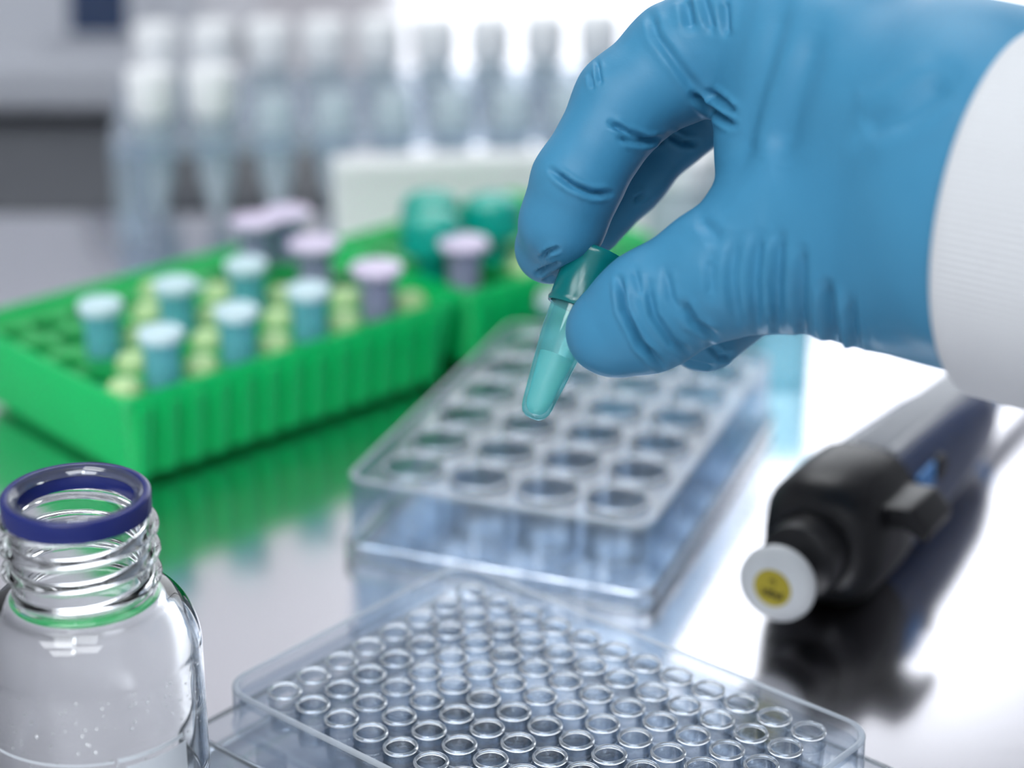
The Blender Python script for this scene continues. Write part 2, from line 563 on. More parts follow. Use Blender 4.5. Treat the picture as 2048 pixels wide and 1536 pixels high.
Y96, Y24 = -.713, -.3609
P96, P24 = (-51.28, 426.2), (-26.64, 537.0)
well_plate('well_plate', 'clear plate of 96 small round wells nearest the camera', 'well plate', (*P96, 18.9), Y96, 12, 8, 9.0, 12.2, 9.2, 3.15, 3.85, 10.4, 7.4, 2.3, 'clear well plates', deck=-2.4, corner=8.)
base_tray('plate_tray', 'clear shallow tray under the nearest plate of small wells', 'tray', (*P96, 0), Y96, 49.5, 31.5, 135.5, 93, 7.6, 8.4)
well_plate('well_plate', 'clear plate of 24 large wells behind the small-welled one', 'well plate', (*P24, 24.0), Y24, 4, 6, 19.3, 14.0, 15.4, 7.9, 8.7, 17.6, 16.0, 1.3, 'clear well plates', corner=6, mats=('well_bright', 'rim', 'skirt_blue_light'))
base_tray('plate_tray', 'clear shallow tray under the plate of large wells', 'tray', (*P24, 0), Y24, 28.95, 48.25, 89, 130.5, 5.6, 6.3)


# ------------------------------------------------------------------ glass bottle with blue pouring ring
def make_bottle():
    p = at_depth(151, 985, 432)
    t = tag(empty('glass_bottle', (p[0], p[1], 0)), 'open clear glass bottle with screw thread and blue pouring ring', 'bottle')
    top = p[2]
    n = 96
    def prof(z, off):
        if z < 3: return 23.2 - off - (3 - z) * .6
        if z < 50: return 23.2 - off
        if z < 62.5:
            a = (z - 50) / 12.5
            return 14.0 - off + 9.2 * math.sqrt(max(0, 1 - a ** 2.1)) * (1 - .12 * a) if a < .93 else 14.0 - off + 9.2 * math.sqrt(1 - .93 ** 2.1) * (1 - .12 * .93) * (1 - (a - .93) / .07) ** 1.5
        return 14.0 - off
    zs = [0, .6, 1.4, 3] + list(np.linspace(8, 48, 8)) + list(np.linspace(50, 62.5, 22)) + list(np.linspace(63, top - 2.5, 60)) + [top - 1.2]
    rings = []
    for z in zs:
        ring = []
        for i in range(n):
            a = 2 * PI * i / n
            r = prof(z, 0)
            if 63.5 < z < 82:
                ph = (z - 66.0) / 5.4 - i / n
                b = max(0, math.cos(2 * PI * ph)) ** 1.3
                fade = min(1, (z - 63.5) / 2.5) * min(1, max(0, (81.0 - z)) / 2.0)
                r += 2.1 * b * fade
            ring.append((r * math.cos(a), r * math.sin(a), z))
        rings.append(ring)
    inner = []
    for z in list(reversed(zs))[1:]:
        zz = max(z, 2.6)
        r = min(prof(zz, 1.9), prof(max(2.6, zz - .1), 1.9))
        inner.append([(r * math.cos(2 * PI * i / n), r * math.sin(2 * PI * i / n), zz) for i in range(n)])
        if z <= 3: break
    r0 = rings[-1]
    lip = [[(c * k, s * k, top - .5) for c, s, _ in r0] for k in (.985, .90)]
    MB().loft(rings + lip + inner).build('body', M['glass'], t, angle=180)
    # pouring ring
    rp = [(13.9, top - 4.2), (14.85, top - 4.2), (14.95, top - .4), (14.6, top), (13.4, top), (12.6, top - .8), (11.6, top - 2.6), (11.2, top - 4.4), (11.75, top - 4.4), (12.1, top - 2.7), (13.2, top - .95), (13.85, top - 1.0)]
    MB().lathe(rp, 72).build('pouring_ring', M['ring_blue'], t, angle=50)
    MB().lathe([(11.9, top - 1.9), (12.5, top - 1.0), (13.3, top - .1), (13.0, top + .25), (12.2, top - .3), (11.5, top - 1.4)], 72).build('inner_lip', M['rim'], t, angle=50)
    # enamel print: a thin line round the body, a heavier line and a label field to the right
    def band(a0, a1, z0, z1, name, m=24):
        rs = []
        for k in range(m + 1):
            a = math.radians(a0 + (a1 - a0) * k / m)
            c, s = math.cos(a), math.sin(a)
            rs.append([(23.23 * c, 23.23 * s, z0), (23.32 * c, 23.32 * s, z0), (23.32 * c, 23.32 * s, z1), (23.23 * c, 23.23 * s, z1)])
        MB().loft(rs).build(name, M['print_white'], t)
    band(185, 290, 35.6, 35.95, 'printed_line', 40)
    band(292, 330, 35.4, 36.4, 'printed_line', 20)
    band(296, 332, 20, 34.2, 'printed_field', 20)
    # condensation drops
    d = MB()
    for k in range(150):
        a = math.radians(rng.uniform(180, 350)); z = rng.uniform(33, 50); r = rng.uniform(.12, .32)
        c = np.array([23.22 * math.cos(a), 23.22 * math.sin(a), z])
        nrm = np.array([math.cos(a), math.sin(a), 0]); tg = np.array([-math.sin(a), math.cos(a), 0])
        vs = [c + (tg * math.cos(2 * PI * i / 6) + np.array([0, 0, 1]) * math.sin(2 * PI * i / 6)) * r for i in range(6)]
        vs += [c + (tg * math.cos(2 * PI * i / 6) + np.array([0, 0, 1]) * math.sin(2 * PI * i / 6)) * r * .6 + nrm * r * .5 for i in range(6)] + [c + nrm * r * .65]
        d.add(vs, [(i, (i + 1) % 6, 6 + (i + 1) % 6, 6 + i) for i in range(6)] + [(6 + i, 6 + (i + 1) % 6, 12) for i in range(6)] + [tuple(range(5, -1, -1))])
    o = d.build('droplets', M['drop'], t, angle=180)
    o['kind'] = 'stuff'
make_bottle()


# ------------------------------------------------------------------ microtubes
def tube_body(mb, r=5.3, L=37.5):
    po = [(0, 0), (1.2, .25), (1.9, 1.2), (2.1, 2.2), (r - .45, L * .47), (r - .1, L * .62), (r, L - 2), (r + .9, L - 1.8), (r + .9, L)]
    pi = [(r - .9, L), (r - .9, L - 3), (r - 1.0, L * .62), (r - 1.4, L * .47), (1.2, 2.4), (.9, 1.5), (0, 1.2)]
    return mb.lathe(po + pi, 32)


def make_tube(kind):
    body, cap = {'blue': (M['blue_body'], M['blue_cap']), 'lilac': (M['lilac_body'], M['lilac_cap']), 'teal': (M['teal_dark'], M['teal_dark'])}[kind]
    t = empty('microtube')
    tube_body(MB()).build('tube_body', body, t)
    if kind == 'lilac':
        c = MB().lathe([(0, 37.6), (6.0, 37.6), (7.6, 38.4), (8.3, 39.4), (8.1, 40.6), (7.2, 41.0), (0, 40.8)], 32)
    elif kind == 'teal':
        c = MB().lathe([(0, 33), (9.2, 33), (10.2, 34), (10.2, 41), (9.0, 44.5), (6, 46.2), (0, 46.8)], 32)
    else:
        c = MB().lathe([(0, 37.6), (6.3, 37.6), (6.7, 38.0), (6.7, 40.0), (6.3, 40.4), (5.2, 40.4), (5.0, 39.9), (0, 39.9)], 32)
    c.build('cap', cap, t)
    MB().box(5.8, 9.0, -1.6, 1.6, 37.0, 38.4).build('hinge', cap, t, bevel=.5)
    return t


# ------------------------------------------------------------------ green tube racks
RYAW = .745
RU, RV = np.array([math.cos(RYAW), math.sin(RYAW)]), np.array([-math.sin(RYAW), math.cos(RYAW)])
RC = np.array([-110.3, 566.5])
RZ = 27.0


def rack(name, label, u0, L, D, pu, pv, studs, group, h=29.3):
    o2 = RC + RU * u0
    t = tag(empty(name, (o2[0], o2[1], 0), RYAW), label, 'tube rack', group)
    cx, cy = L / 2, D / 2
    wl = MB()
    def rr(i, z): return rrect(L - 2 * i, D - 2 * i, 4, 5, z, cx, cy)
    wl.loft([rr(4.5, 2.6), rr(0, h - 1), rr(.5, h), rr(2.2, h), rr(2.7, h - 1), rr(7.2, 2.6)], closed=True)
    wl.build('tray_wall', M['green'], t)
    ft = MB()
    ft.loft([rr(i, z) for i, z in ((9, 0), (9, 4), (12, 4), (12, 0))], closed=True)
    ft.build('foot_frame', M['green_deck'], t)
    cols, rows = [], []
    u = 7.0
    while u < L - 6: cols.append(u); u += pu
    v = 10.0
    while v < D - 6: rows.append(v); v += pv
    holes = [(a, b, 5.6) for a in cols for b in rows]
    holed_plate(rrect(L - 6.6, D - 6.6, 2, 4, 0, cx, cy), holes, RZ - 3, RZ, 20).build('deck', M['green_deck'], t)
    # ribs on the long front side and on the near end
    sl = math.atan2(4.5, h)
    rib = MB().box(-2.2, 2.2, -2.0, .6, 3.4, h - 2.5)
    r0 = None
    k = 7.0
    while k < L - 6:
        p = (k, 4.4, 0)
        if r0 is None: r0 = rib.build('rib', M['green'], t, p, (sl, 0, 0), bevel=.6)
        else: twin(r0, t, p, (sl, 0, 0))
        k += 9.0
    k = 12.0
    # pale studs between the holes
    st = MB().lathe([(0, RZ), (5.0, RZ), (5.0, RZ + 2.0), (4.0, RZ + 3.8), (2.2, RZ + 4.6), (0, RZ + 4.8)], 20)
    s0 = None
    for (i, j) in studs:
        p = (cols[i], rows[j], 0)
        if s0 is None: s0 = st.build('plug', M['stud'], t, p)
        else: twin(s0, t, p)
    return t


rack('tube_rack', 'bright green ribbed tube rack holding pale blue and lilac tubes', 0, 128, 92, 13.5, 16.0, [(0, 0), (2, 0), (4, 0), (6, 0), (8, 0), (1, 1), (3, 1), (5, 1), (7, 1), (2, 2), (4, 2), (6, 2), (3, 3), (5, 3), (4, 4)], 'green tube racks')
rack('tube_rack', 'bright green tube rack behind, with teal capped tubes', 131, 88, 74, 13.5, 16.0, [(2, 0), (4, 1)], 'green tube racks')
tubes = {k: make_tube(k) for k in ('blue', 'lilac', 'teal')}
used = set()
def put_tube(kind, u, v, label, rz=0., z=3.0):
    p = RC + RU * u + RV * v
    root = tubes[kind]
    if kind in used: o = copy_thing(root, (p[0], p[1], z), (0, 0, rz))
    else:
        used.add(kind); o = root
        o.location = (p[0] * MM, p[1] * MM, z * MM); o.rotation_euler = (0, 0, rz)
    tag(o, label, 'tube', 'capped microtubes in the green racks')
    return o
U = lambda i: 7.0 + 13.5 * i
V = lambda j: 10.0 + 16.0 * j
put_tube('blue', U(1), V(0), 'pale blue capped microtube in front row, nearest the rack corner', 1.2)
put_tube('blue', U(3), V(0), 'pale blue capped microtube in front row, second from the rack corner', .9)
put_tube('blue', U(5), V(0), 'pale blue capped microtube in front row, beside the lilac one', 1.4)
put_tube('blue', U(1), V(2), 'leftmost pale blue capped microtube, in the second row', 2.0)
put_tube('blue', U(3), V(2), 'pale blue capped microtube in second row, second from the left', .4)
put_tube('blue', U(5), V(2), 'rearmost pale blue capped microtube, in front of the lilac pair', 1.0)
put_tube('lilac', U(7), V(0), 'lilac mushroom-capped microtube in front row beside the blue ones', 1.0)
put_tube('lilac', U(7), V(2), 'lilac capped microtube in the second row, half hidden', .6)
put_tube('lilac', U(7), V(4), 'lilac capped microtube at the back of the rack, leftmost of the lilac ones', 1.3)
put_tube('lilac', U(8), V(4), 'pale lilac capped microtube right behind the leftmost lilac one', 2.3)
put_tube('lilac', 131 + U(0), V(0), 'lilac mushroom-capped microtube closest to the gloved fingertip', .3)
for k, (i, j, w) in enumerate(((0, 1, 'lowest and frontmost'), (2, 1, 'rightmost, beside the gloved finger'), (1, 2, 'behind the other two'))):
    put_tube('teal', 131 + U(i), V(j), 'teal dome-capped tube in the far green rack, %s' % w, .5 * k)


# ------------------------------------------------------------------ pipette
def make_pipette():
    yaw = math.atan2(599.5 - 475.3, 138.7 - 64.2)
    t = tag(empty('pipette', (64.2, 475.3, 0), yaw), 'black and navy hand pipette with white button and yellow sticker', 'pipette')
    Z = 18.5
    MB().lathe([(0, 0), (5.5, 0), (7.6, .5), (9.8, 1.6), (10.1, 3.2), (9.5, 5.2), (7, 6.6), (3.2, 7.4), (3.2, 8), (0, 8)], 40, (0, 0, Z), 'x').build('button', M['white_pl'], t, angle=60)
    btn = t.children[-1]
    MB().lathe([(0, -.25), (4.9, -.25), (5.0, 0.02), (0, .02)], 36, (0, 0, Z), 'x').build('sticker', M['yellow'], btn)
    for txt, sz, dz in (('e', 3.4, 1.0), ('100\u00b5l', 2.7, -2.3)):
        cu = bpy.data.curves.new('lettering', 'FONT')
        cu.body = txt; cu.size = sz * MM; cu.align_x = 'CENTER'; cu.extrude = .00004; cu.offset = .00012
        to = bpy.data.objects.new('lettering_curve', cu)
        C.objects.link(to)
        bpy.context.view_layer.update()
        me = bpy.data.meshes.new_from_object(to.evaluated_get(bpy.context.evaluated_depsgraph_get()))
        bpy.data.objects.remove(to)
        link('lettering', me, M['ink'], btn, (-.32, 0, Z + dz), (PI / 2, 0, -PI / 2), 180)
    MB().lathe([(0, 8), (3.0, 8), (3.0, 18), (0, 18)], 24, (0, 0, Z), 'x').build('plunger_stem', M['black'], t)
    MB().lathe([(0, 14), (9.0, 14), (10.2, 15), (10.8, 26), (10.8, 30), (0, 30)], 40, (0, 0, Z), 'x').build('collar', M['black'], t)
    def sec(x, w, h, cz, r):
        return [(x, y, z) for y, z, _ in rrect(w, h, r, 6, 0, 0, cz)]
    MB().loft([sec(24, 20, 22, 19, 9), sec(25.5, 28, 30, 19, 13), sec(32, 33, 36, 18.4, 14), sec(48, 33, 36.4, 18.4, 14), sec(56, 31, 35, 18.2, 12)]).build('head', M['black'], t, angle=50)
    MB().loft([sec(55, 28, 32, 17.4, 9), sec(75, 27, 31, 17.0, 9), sec(105, 25, 29, 16, 9), sec(130, 22, 25, 15, 9), sec(141, 18, 20, 14, 8), sec(145, 12, 14, 13, 6)]).build('handle', M['navy'], t, angle=50)
    # finger hook at the side of the head
    MB().loft([[(x, y, z) for y, z in ((-13, 30), (-22, 31), (-27, 26), (-26, 22), (-21, 25), (-13, 24))] for x in (34, 52)]).build('finger_hook', M['black'], t, bevel=1.5, seg=3, angle=35)
    # ribbed grey grip along the top
    gp = MB().loft([sec(60, 15, 3, 32.6, 1.4), sec(136, 11, 3, 26.9, 1.4)])
    gp.build('grip_plate', M['grey_grip'], t)
    rb = MB().lathe([(0, -5), (.9, -5), (.9, 5), (0, 5)], 10, axis='y')
    r0 = None
    for k in range(25):
        x = 62 + 3.0 * k
        p = (x, 0, 34.0 - (x - 60) / 76 * 5.7)
        if r0 is None: r0 = rb.build('grip_rib', M['grey_grip'], t, p)
        else: twin(r0, t, p)
    MB().box(60, 72, -14.6, -13.2, 18, 28).build('volume_window', M['sky_blue'], t, bevel=.5)
    MB().lathe([(0, -1.2), (3.2, -1.2), (3.6, .6), (3.2, 1.6), (0, 1.6)], 24, (78, -13.4, 24), 'y').build('adjustment_knob', M['black'], t)
    MB().lathe([(0, 144), (6.2, 144), (6.2, 152), (5.2, 153), (0, 153)], 28, (0, 0, 12.5), 'x').build('colour_ring', M['sky_blue'], t)
    MB().lathe([(0, 153), (4.6, 153), (3.2, 215), (2.6, 250), (0, 250)], 28, (0, 0, 12.2), 'x').build('nozzle_shaft', M['grey_grip'], t)
make_pipette()


# ------------------------------------------------------------------ hand: implicit surface
SC = lambda px, py, dd: at_depth(px, py, FOCUS + dd)
def chain(pts):
    return [(SC(*a[:3]), SC(*b[:3]), a[3], b[3]) for a, b in zip(pts[:-1], pts[1:])]
INDEX = chain([(1495, 70, 2, 15.0), (1366, 122, 4, 12.6), (1250, 205, 3, 10.6), (1155, 365, -1, 9.3), (1124, 445, 2.0, 8.5), (1104, 494, 11.0, 8.0)])
MIDDLE = chain([(1560, 50, 22, 14.0), (1440, 165, 26, 11.5), (1345, 238, 27, 10.2), (1252, 342, 26, 9.2), (1178, 440, 22, 8.2)])
RING = chain([(1610, 130, 40, 13), (1590, 400, 46, 10), (1510, 580, 36, 9.2), (1408, 672, 20, 8.3)])
LITTLE = chain([(1680, 200, 54, 12), (1660, 420, 58, 9), (1600, 540, 50, 8.2), (1540, 560, 40, 7.5)])
THUMB = chain([(1224, 664, -10.5, 9.5), (1300, 618, -13, 11.3), (1450, 542, -17, 12.8), (1600, 486, -20, 17.5), (1800, 480, -30, 22), (2010, 470, -46, 26)])
PALM = chain([(1495, 80, 2, 15), (1700, 160, -12, 19), (1980, 290, -38, 23)]) + chain([(1560, 40, 22, 14), (1760, 130, 8, 18), (2010, 300, -24, 22)]) \
    + chain([(1610, 130, 40, 13), (1800, 200, 22, 17), (2040, 360, -16, 22)]) + chain([(1680, 200, 54, 12), (1850, 300, 34, 17), (2060, 420, -18, 22)]) \
    + chain([(1620, 300, -8, 16), (1850, 350, -27, 24)]) + chain([(1980, 290, -38, 23), (2240, 400, -58, 26)]) + chain([(2010, 470, -46, 26), (2260, 470, -60, 26)])
WEB = chain([(1576, 222, -3, 8.5), (1560, 325, -9, 8.5), (1520, 425, -14, 9.5)]) + chain([(1640, 300, -8, 15), (1620, 400, -14, 15)])


def smin(a, b, k):
    h = np.clip(.5 + .5 * (b - a) / k, 0, 1)
    return b * (1 - h) + a * h - k * h * (1 - h)


def cone_d(P, s):
    a, b, ra, rb = s
    ab = (b - a).astype(np.float32)
    q = P - a.astype(np.float32)
    t = np.clip((q @ ab) / float(ab @ ab), 0, 1)
    q = q - t[..., None] * ab
    return np.sqrt((q * q).sum(-1)) - (ra + t * (rb - ra))


def group_d(P, segs, k):
    d = cone_d(P, segs[0])
    for s in segs[1:]: d = smin(d, cone_d(P, s), k)
    return d


def hand_sdf(P):
    P = P.astype(np.float32)
    d = group_d(P, PALM, 14)
    d = smin(d, group_d(P, WEB, 6), 9)
    d = smin(d, group_d(P, THUMB, 5), 6)
    f = group_d(P, INDEX, 3)
    for g in (MIDDLE, RING, LITTLE): f = smin(f, group_d(P, g, 3), 1.6)
    return smin(d, f, 3.0)


def surface_nets(f, lo, hi, h):
    n = np.ceil((hi - lo) / h).astype(int) + 1
    ax = [lo[i] + h * np.arange(n[i]) for i in range(3)]
    # coarse pass, then exact values only in a band round the surface
    st = 4
    cax = [lo[i] + h * st * (np.arange(n[i] // st + 1) + .5) for i in range(3)]
    cv = f(np.stack(np.meshgrid(*cax, indexing='ij'), -1))
    val = np.repeat(np.repeat(np.repeat(cv, st, 0), st, 1), st, 2)[:n[0], :n[1], :n[2]].astype(np.float32)
    band = np.argwhere(np.abs(val) < h * st * 1.3 + 1)
    val[tuple(band.T)] = f(lo + h * band)
    ins = val < 0
    m = n - 1
    acc = np.zeros((*m, 3), np.float32); cnt = np.zeros(m, np.float32)
    for axis in range(3):
        o1, o2 = [k for k in range(3) if k != axis]
        for a in (0, 1):
            for b in (0, 1):
                s0 = [None] * 3; s1 = [None] * 3
                s0[axis] = slice(0, m[axis]); s1[axis] = slice(1, n[axis])
                s0[o1] = s1[o1] = slice(a, a + m[o1]); s0[o2] = s1[o2] = slice(b, b + m[o2])
                v0, v1 = val[tuple(s0)], val[tuple(s1)]
                x = (v0 < 0) != (v1 < 0)
                t = np.where(x, v0 / np.where(x, v0 - v1, 1), 0)
                acc[..., axis] += t * x; acc[..., o1] += a * x; acc[..., o2] += b * x
                cnt += x
    has = cnt > 0
    idx = -np.ones(m, int); idx[has] = np.arange(has.sum())
    cells = np.argwhere(has)
    V = lo + h * (cells + acc[has] / cnt[has][:, None])
    Q = []
    for axis in range(3):
        o1, o2 = (axis + 1) % 3, (axis + 2) % 3
        s0 = [slice(1, m[k]) for k in range(3)]; s1 = list(s0)
        s0[axis] = slice(0, m[axis]); s1[axis] = slice(1, n[axis])
        a, b = ins[tuple(s0)], ins[tuple(s1)]
        off = np.array([1, 1, 1]); off[axis] = 0
        e = np.argwhere(a != b)
        flip = a[tuple(e.T)]
        e = e + off
        q = []
        for d1, d2 in ((-1, -1), (0, -1), (0, 0), (-1, 0)):
            c = e.copy(); c[:, o1] += d1; c[:, o2] += d2
            q.append(idx[tuple(c.T)])
        q = np.stack(q, 1)
        q[~flip] = q[~flip][:, ::-1]
        Q.append(q)
    return V, np.concatenate(Q)


def grad(f, P, e=.15, d0=None):
    d0 = f(P) if d0 is None else d0
    g = np.stack([f(P + np.eye(3)[i] * e) - d0 for i in range(3)], -1).astype(float)
    return g / np.maximum(np.linalg.norm(g, axis=1, keepdims=True), 1e-6)


def project(P):
    z = P[:, 2] - CAMH
    fw = P[:, 1] * CP - z * SP
    return np.stack([1024 + FPX * P[:, 0] / fw, 768 - FPX * (P[:, 1] * SP + z * CP) / fw], -1)


# glove creases: points of each fold line on the camera-side surface, depth (mm), half width (px at the hand), facing only
FOLDS = [
    ([(1105, 342), (1145, 371), (1185, 387), (1222, 388)], .9, 7), ([(1222, 246), (1255, 266), (1300, 282)], .7, 7), ([(1240, 277), (1285, 287), (1325, 278)], .7, 7),
    ([(1385, 190), (1425, 222), (1464, 250)], .9, 8), ([(1418, 184), (1445, 204), (1466, 224)], .8, 8), ([(1300, 28), (1312, 70), (1350, 122), (1400, 190)], .45, 11),
    ([(1193, 122), (1200, 165)], .4, 5), ([(1180, 148), (1184, 176)], .4, 5), ([(1372, 0), (1382, 55)], .6, 12), ([(1405, -10), (1425, 60)], .4, 10), ([(1450, 0), (1452, 70)], .5, 9),
    ([(1238, 556), (1246, 620), (1280, 688), (1322, 728)], 1.0, 7.5), ([(1268, 540), (1282, 590)], .35, 8), ([(1292, 560), (1308, 632), (1345, 685), (1380, 712)], .6, 9), ([(1330, 540), (1342, 596), (1372, 640)], .35, 9),
    ([(1368, 606), (1388, 646), (1430, 676)], .7, 9), ([(1420, 520), (1425, 590)], .3, 12), ([(1470, 480), (1462, 560), (1475, 640)], .35, 12), ([(1515, 470), (1508, 560), (1515, 660)], .45, 12),
    ([(1560, 470), (1552, 570), (1558, 670)], .5, 11), ([(1605, 500), (1600, 590), (1612, 690)], .6, 11), ([(1655, 570), (1660, 640), (1678, 715)], .9, 12), ([(1700, 600), (1706, 660), (1716, 725)], .5, 10),
    ([(1083, 516), (1098, 503), (1116, 496)], .6, 5), ([(1074, 548), (1090, 538), (1116, 527)], .7, 5), ([(1085, 566), (1108, 556)], .5, 5),
    ([(1418, 690), (1440, 712), (1462, 712)], .5, 7), ([(1370, 724), (1400, 730), (1425, 736)], .4, 6), ([(1340, 270), (1365, 285), (1395, 286)], .6, 7), ([(1270, 400), (1292, 388)], .5, 6),
    ([(1478, 340), (1505, 230), (1540, 120), (1570, -20)], .5, 26), ([(1560, 330), (1590, 200), (1640, 60)], .5, 30), ([(1720, 260), (1800, 230), (1900, 160)], .7, 30), ([(1400, 440), (1440, 480)], .3, 14),
]
RIDGES = [([(1520, 320), (1540, 220), (1580, 60)], .6, 22), ([(1582, 480), (1576, 560), (1584, 660)], .35, 10), ([(1535, 470), (1530, 560), (1537, 655)], .3, 10), ([(1632, 540), (1632, 620), (1645, 700)], .4, 11), ([(1690, 590), (1694, 650), (1700, 715)], .5, 10)]


def seg_dist(p, line):
    d = np.full(len(p), 1e9); tt = np.zeros(len(p))
    n = len(line) - 1
    for i in range(n):
        a, b = np.array(line[i], float), np.array(line[i + 1], float)
        ab = b - a
        t = np.clip(((p - a) @ ab) / (ab @ ab), 0, 1)
        q = np.linalg.norm(p - a - t[:, None] * ab, axis=1)
        m = q < d
        d[m] = q[m]; tt[m] = (i + t[m]) / n
    return d, tt


def make_hand():
    allp = INDEX + MIDDLE + RING + LITTLE + THUMB + PALM + WEB
    lo = np.min([np.minimum(s[0] - s[2], s[1] - s[3]) for s in allp], 0) - 4
    hi = np.max([np.maximum(s[0] + s[2], s[1] + s[3]) for s in allp], 0) + 4
    V, Q = surface_nets(hand_sdf, lo, hi, 1.0)
    for _ in range(2):
        d = hand_sdf(V)
        V = V - np.clip(d, -.6, .6)[:, None] * grad(hand_sdf, V, .15, d) * .9
    me = bpy.data.meshes.new('glove')
    me.from_pydata(V.tolist(), [], Q.tolist())
    bm = bmesh.new(); bm.from_mesh(me)
    bmesh.ops.subdivide_edges(bm, edges=bm.edges, cuts=1, use_grid_fill=True)
    bmesh.ops.recalc_face_normals(bm, faces=bm.faces)
    bm.to_mesh(me); bm.free()
    P = np.empty(len(me.vertices) * 3); me.vertices.foreach_get('co', P); P = P.reshape(-1, 3)
    d = hand_sdf(P)
    N = grad(hand_sdf, P, .4, d)
    P -= np.clip(d, -.6, .6)[:, None] * N * .9
    view = P - np.array([0, 0, CAMH]); view /= np.linalg.norm(view, axis=1, keepdims=True)
    face = np.clip(-(N * view).sum(1) * 3 + .3, 0, 1)
    px = project(P)
    depth = P[:, 1] * CP - (P[:, 2] - CAMH) * SP
    disp = np.zeros(len(P))
    for line, dep, w in FOLDS:
        w *= .85
        d, t = seg_dist(px, line)
        taper = np.clip(np.minimum(t, 1 - t) * 5 + .25, 0, 1)
        near = d < 4 * w
        lift = .32 * np.exp(-((d - 2.0 * w) / (1.0 * w)) ** 2)
        disp += np.where(near, 2.0 * dep * taper * face * (-np.exp(-(d / w) ** 2) + lift), 0)
    for line, dep, w in RIDGES:
        d, t = seg_dist(px, line)
        disp += dep * np.clip(np.minimum(t, 1 - t) * 5, 0, 1) * face * np.exp(-(d / w) ** 2)
    # soft slackness of the glove all over
    for k in range(7):
        w = rng.normal(size=3); w *= rng.uniform(.16, .42) / np.linalg.norm(w)
        disp += .10 * np.sin(P @ w * 1.0 + rng.uniform(0, 6))
    P = P + N * disp[:, None]
    me.vertices.foreach_set('co', (P * MM).ravel())
    me.update()
    t = tag(empty('person', tuple(SC(2060, 430, -40))), 'person\'s hand in a blue glove and white sleeve, pinching a small tube', 'person')
    bpy.context.view_layer.update()
    g = link('glove', me, M['glove'], None, angle=180)
    g.parent = t; g.matrix_parent_inverse = t.matrix_world.inverted()
    # sleeve: a ribbed fabric tube round the wrist
    phi = .60
    c0 = SC(2030, 428, -44)
    right = np.array([1., 0, 0]); up = np.array([0, SP, CP]); fwd = np.array([0, CP, -SP])
    ax = right * math.cos(phi) - fwd * math.sin(phi); ax = ax - up * .22; ax /= np.linalg.norm(ax)
    e1 = up - ax * (up @ ax); e1 /= np.linalg.norm(e1); e2 = np.cross(ax, e1)
    nseg, rings = 880, []
    prof = [(0.0, 34.2), (-.6, 34.8), (-.8, 35.6), (-.3, 36.3), (.8, 36.6)] + [(x, 36.6 + x * .035) for x in np.linspace(3, 170, 12)]
    prof += [(170, 41.5)] + [(x, 35.4 + x * .035) for x in np.linspace(165, 2, 6)]
    for x, r in prof:
        rg = []
        for i in range(nseg):
            a = 2 * PI * i / nseg
            rr = r + (.10 * math.cos(a * 176) if r > 36.2 else 0)
            q = c0 + ax * x + (e1 * math.cos(a) * .97 + e2 * math.sin(a) * .97) * rr
            rg.append(q)
        rings.append(rg)
    s = MB().loft(rings, closed=True).build('sleeve', M['sleeve'], None, angle=180)
    s.parent = t; s.matrix_parent_inverse = t.matrix_world.inverted()
make_hand()


# ------------------------------------------------------------------ the tube in the fingers
def held_tube():
    a, b = SC(1064, 838, -1.0), SC(1181, 538, 3.0)
    ax = (b - a) / np.linalg.norm(b - a)
    q = Vector((0, 0, 1)).rotation_difference(Vector(ax))
    t = tag(empty('microtube', a), 'translucent teal microtube with liquid, held in the gloved fingers', 'tube')
    t.rotation_euler = q.to_euler()
    L = 33.5
    r = 5.35
    po = [(0, 0), (1.5, .2), (2.5, .9), (3.1, 2.1), (3.35, 3.4), (4.85, 16.5), (5.15, 19.5), (r, L - 6), (r, L)]
    pi = [(r - .8, L), (r - .8, L - 6), (4.35, 19.5), (4.05, 16.5), (2.6, 3.6), (2.2, 2.3), (1.3, 1.3), (0, 1.0)]
    MB().lathe(po + pi, 48).build('tube_body', M['teal_body'], t, angle=60)
    MB().lathe([(0, 1.03), (1.28, 1.33), (2.16, 2.35), (2.56, 3.65), (3.72, 14.3), (3.4, 13.9), (0, 13.6)], 48).build('liquid', M['liquid'], t, angle=60)
    cp = MB().lathe([(0, L - 5), (r - .85, L - 5), (r - .85, L + .1), (r + .15, L + .1), (r + .15, L - 8.2), (r + .75, L - 8.4), (r + 1.0, L - 7.6), (r + .7, L - 6.8), (r + .85, L + 2.0), (r + 1.25, L + 3.2), (r + 1.3, L + 4.2), (r + .9, L + 4.8), (r - .4, L + 4.8), (r - .8, L + 3.8), (0, L + 3.8)], 48)
    c = cp.build('cap', M['teal_cap'], t, angle=50)
held_tube()


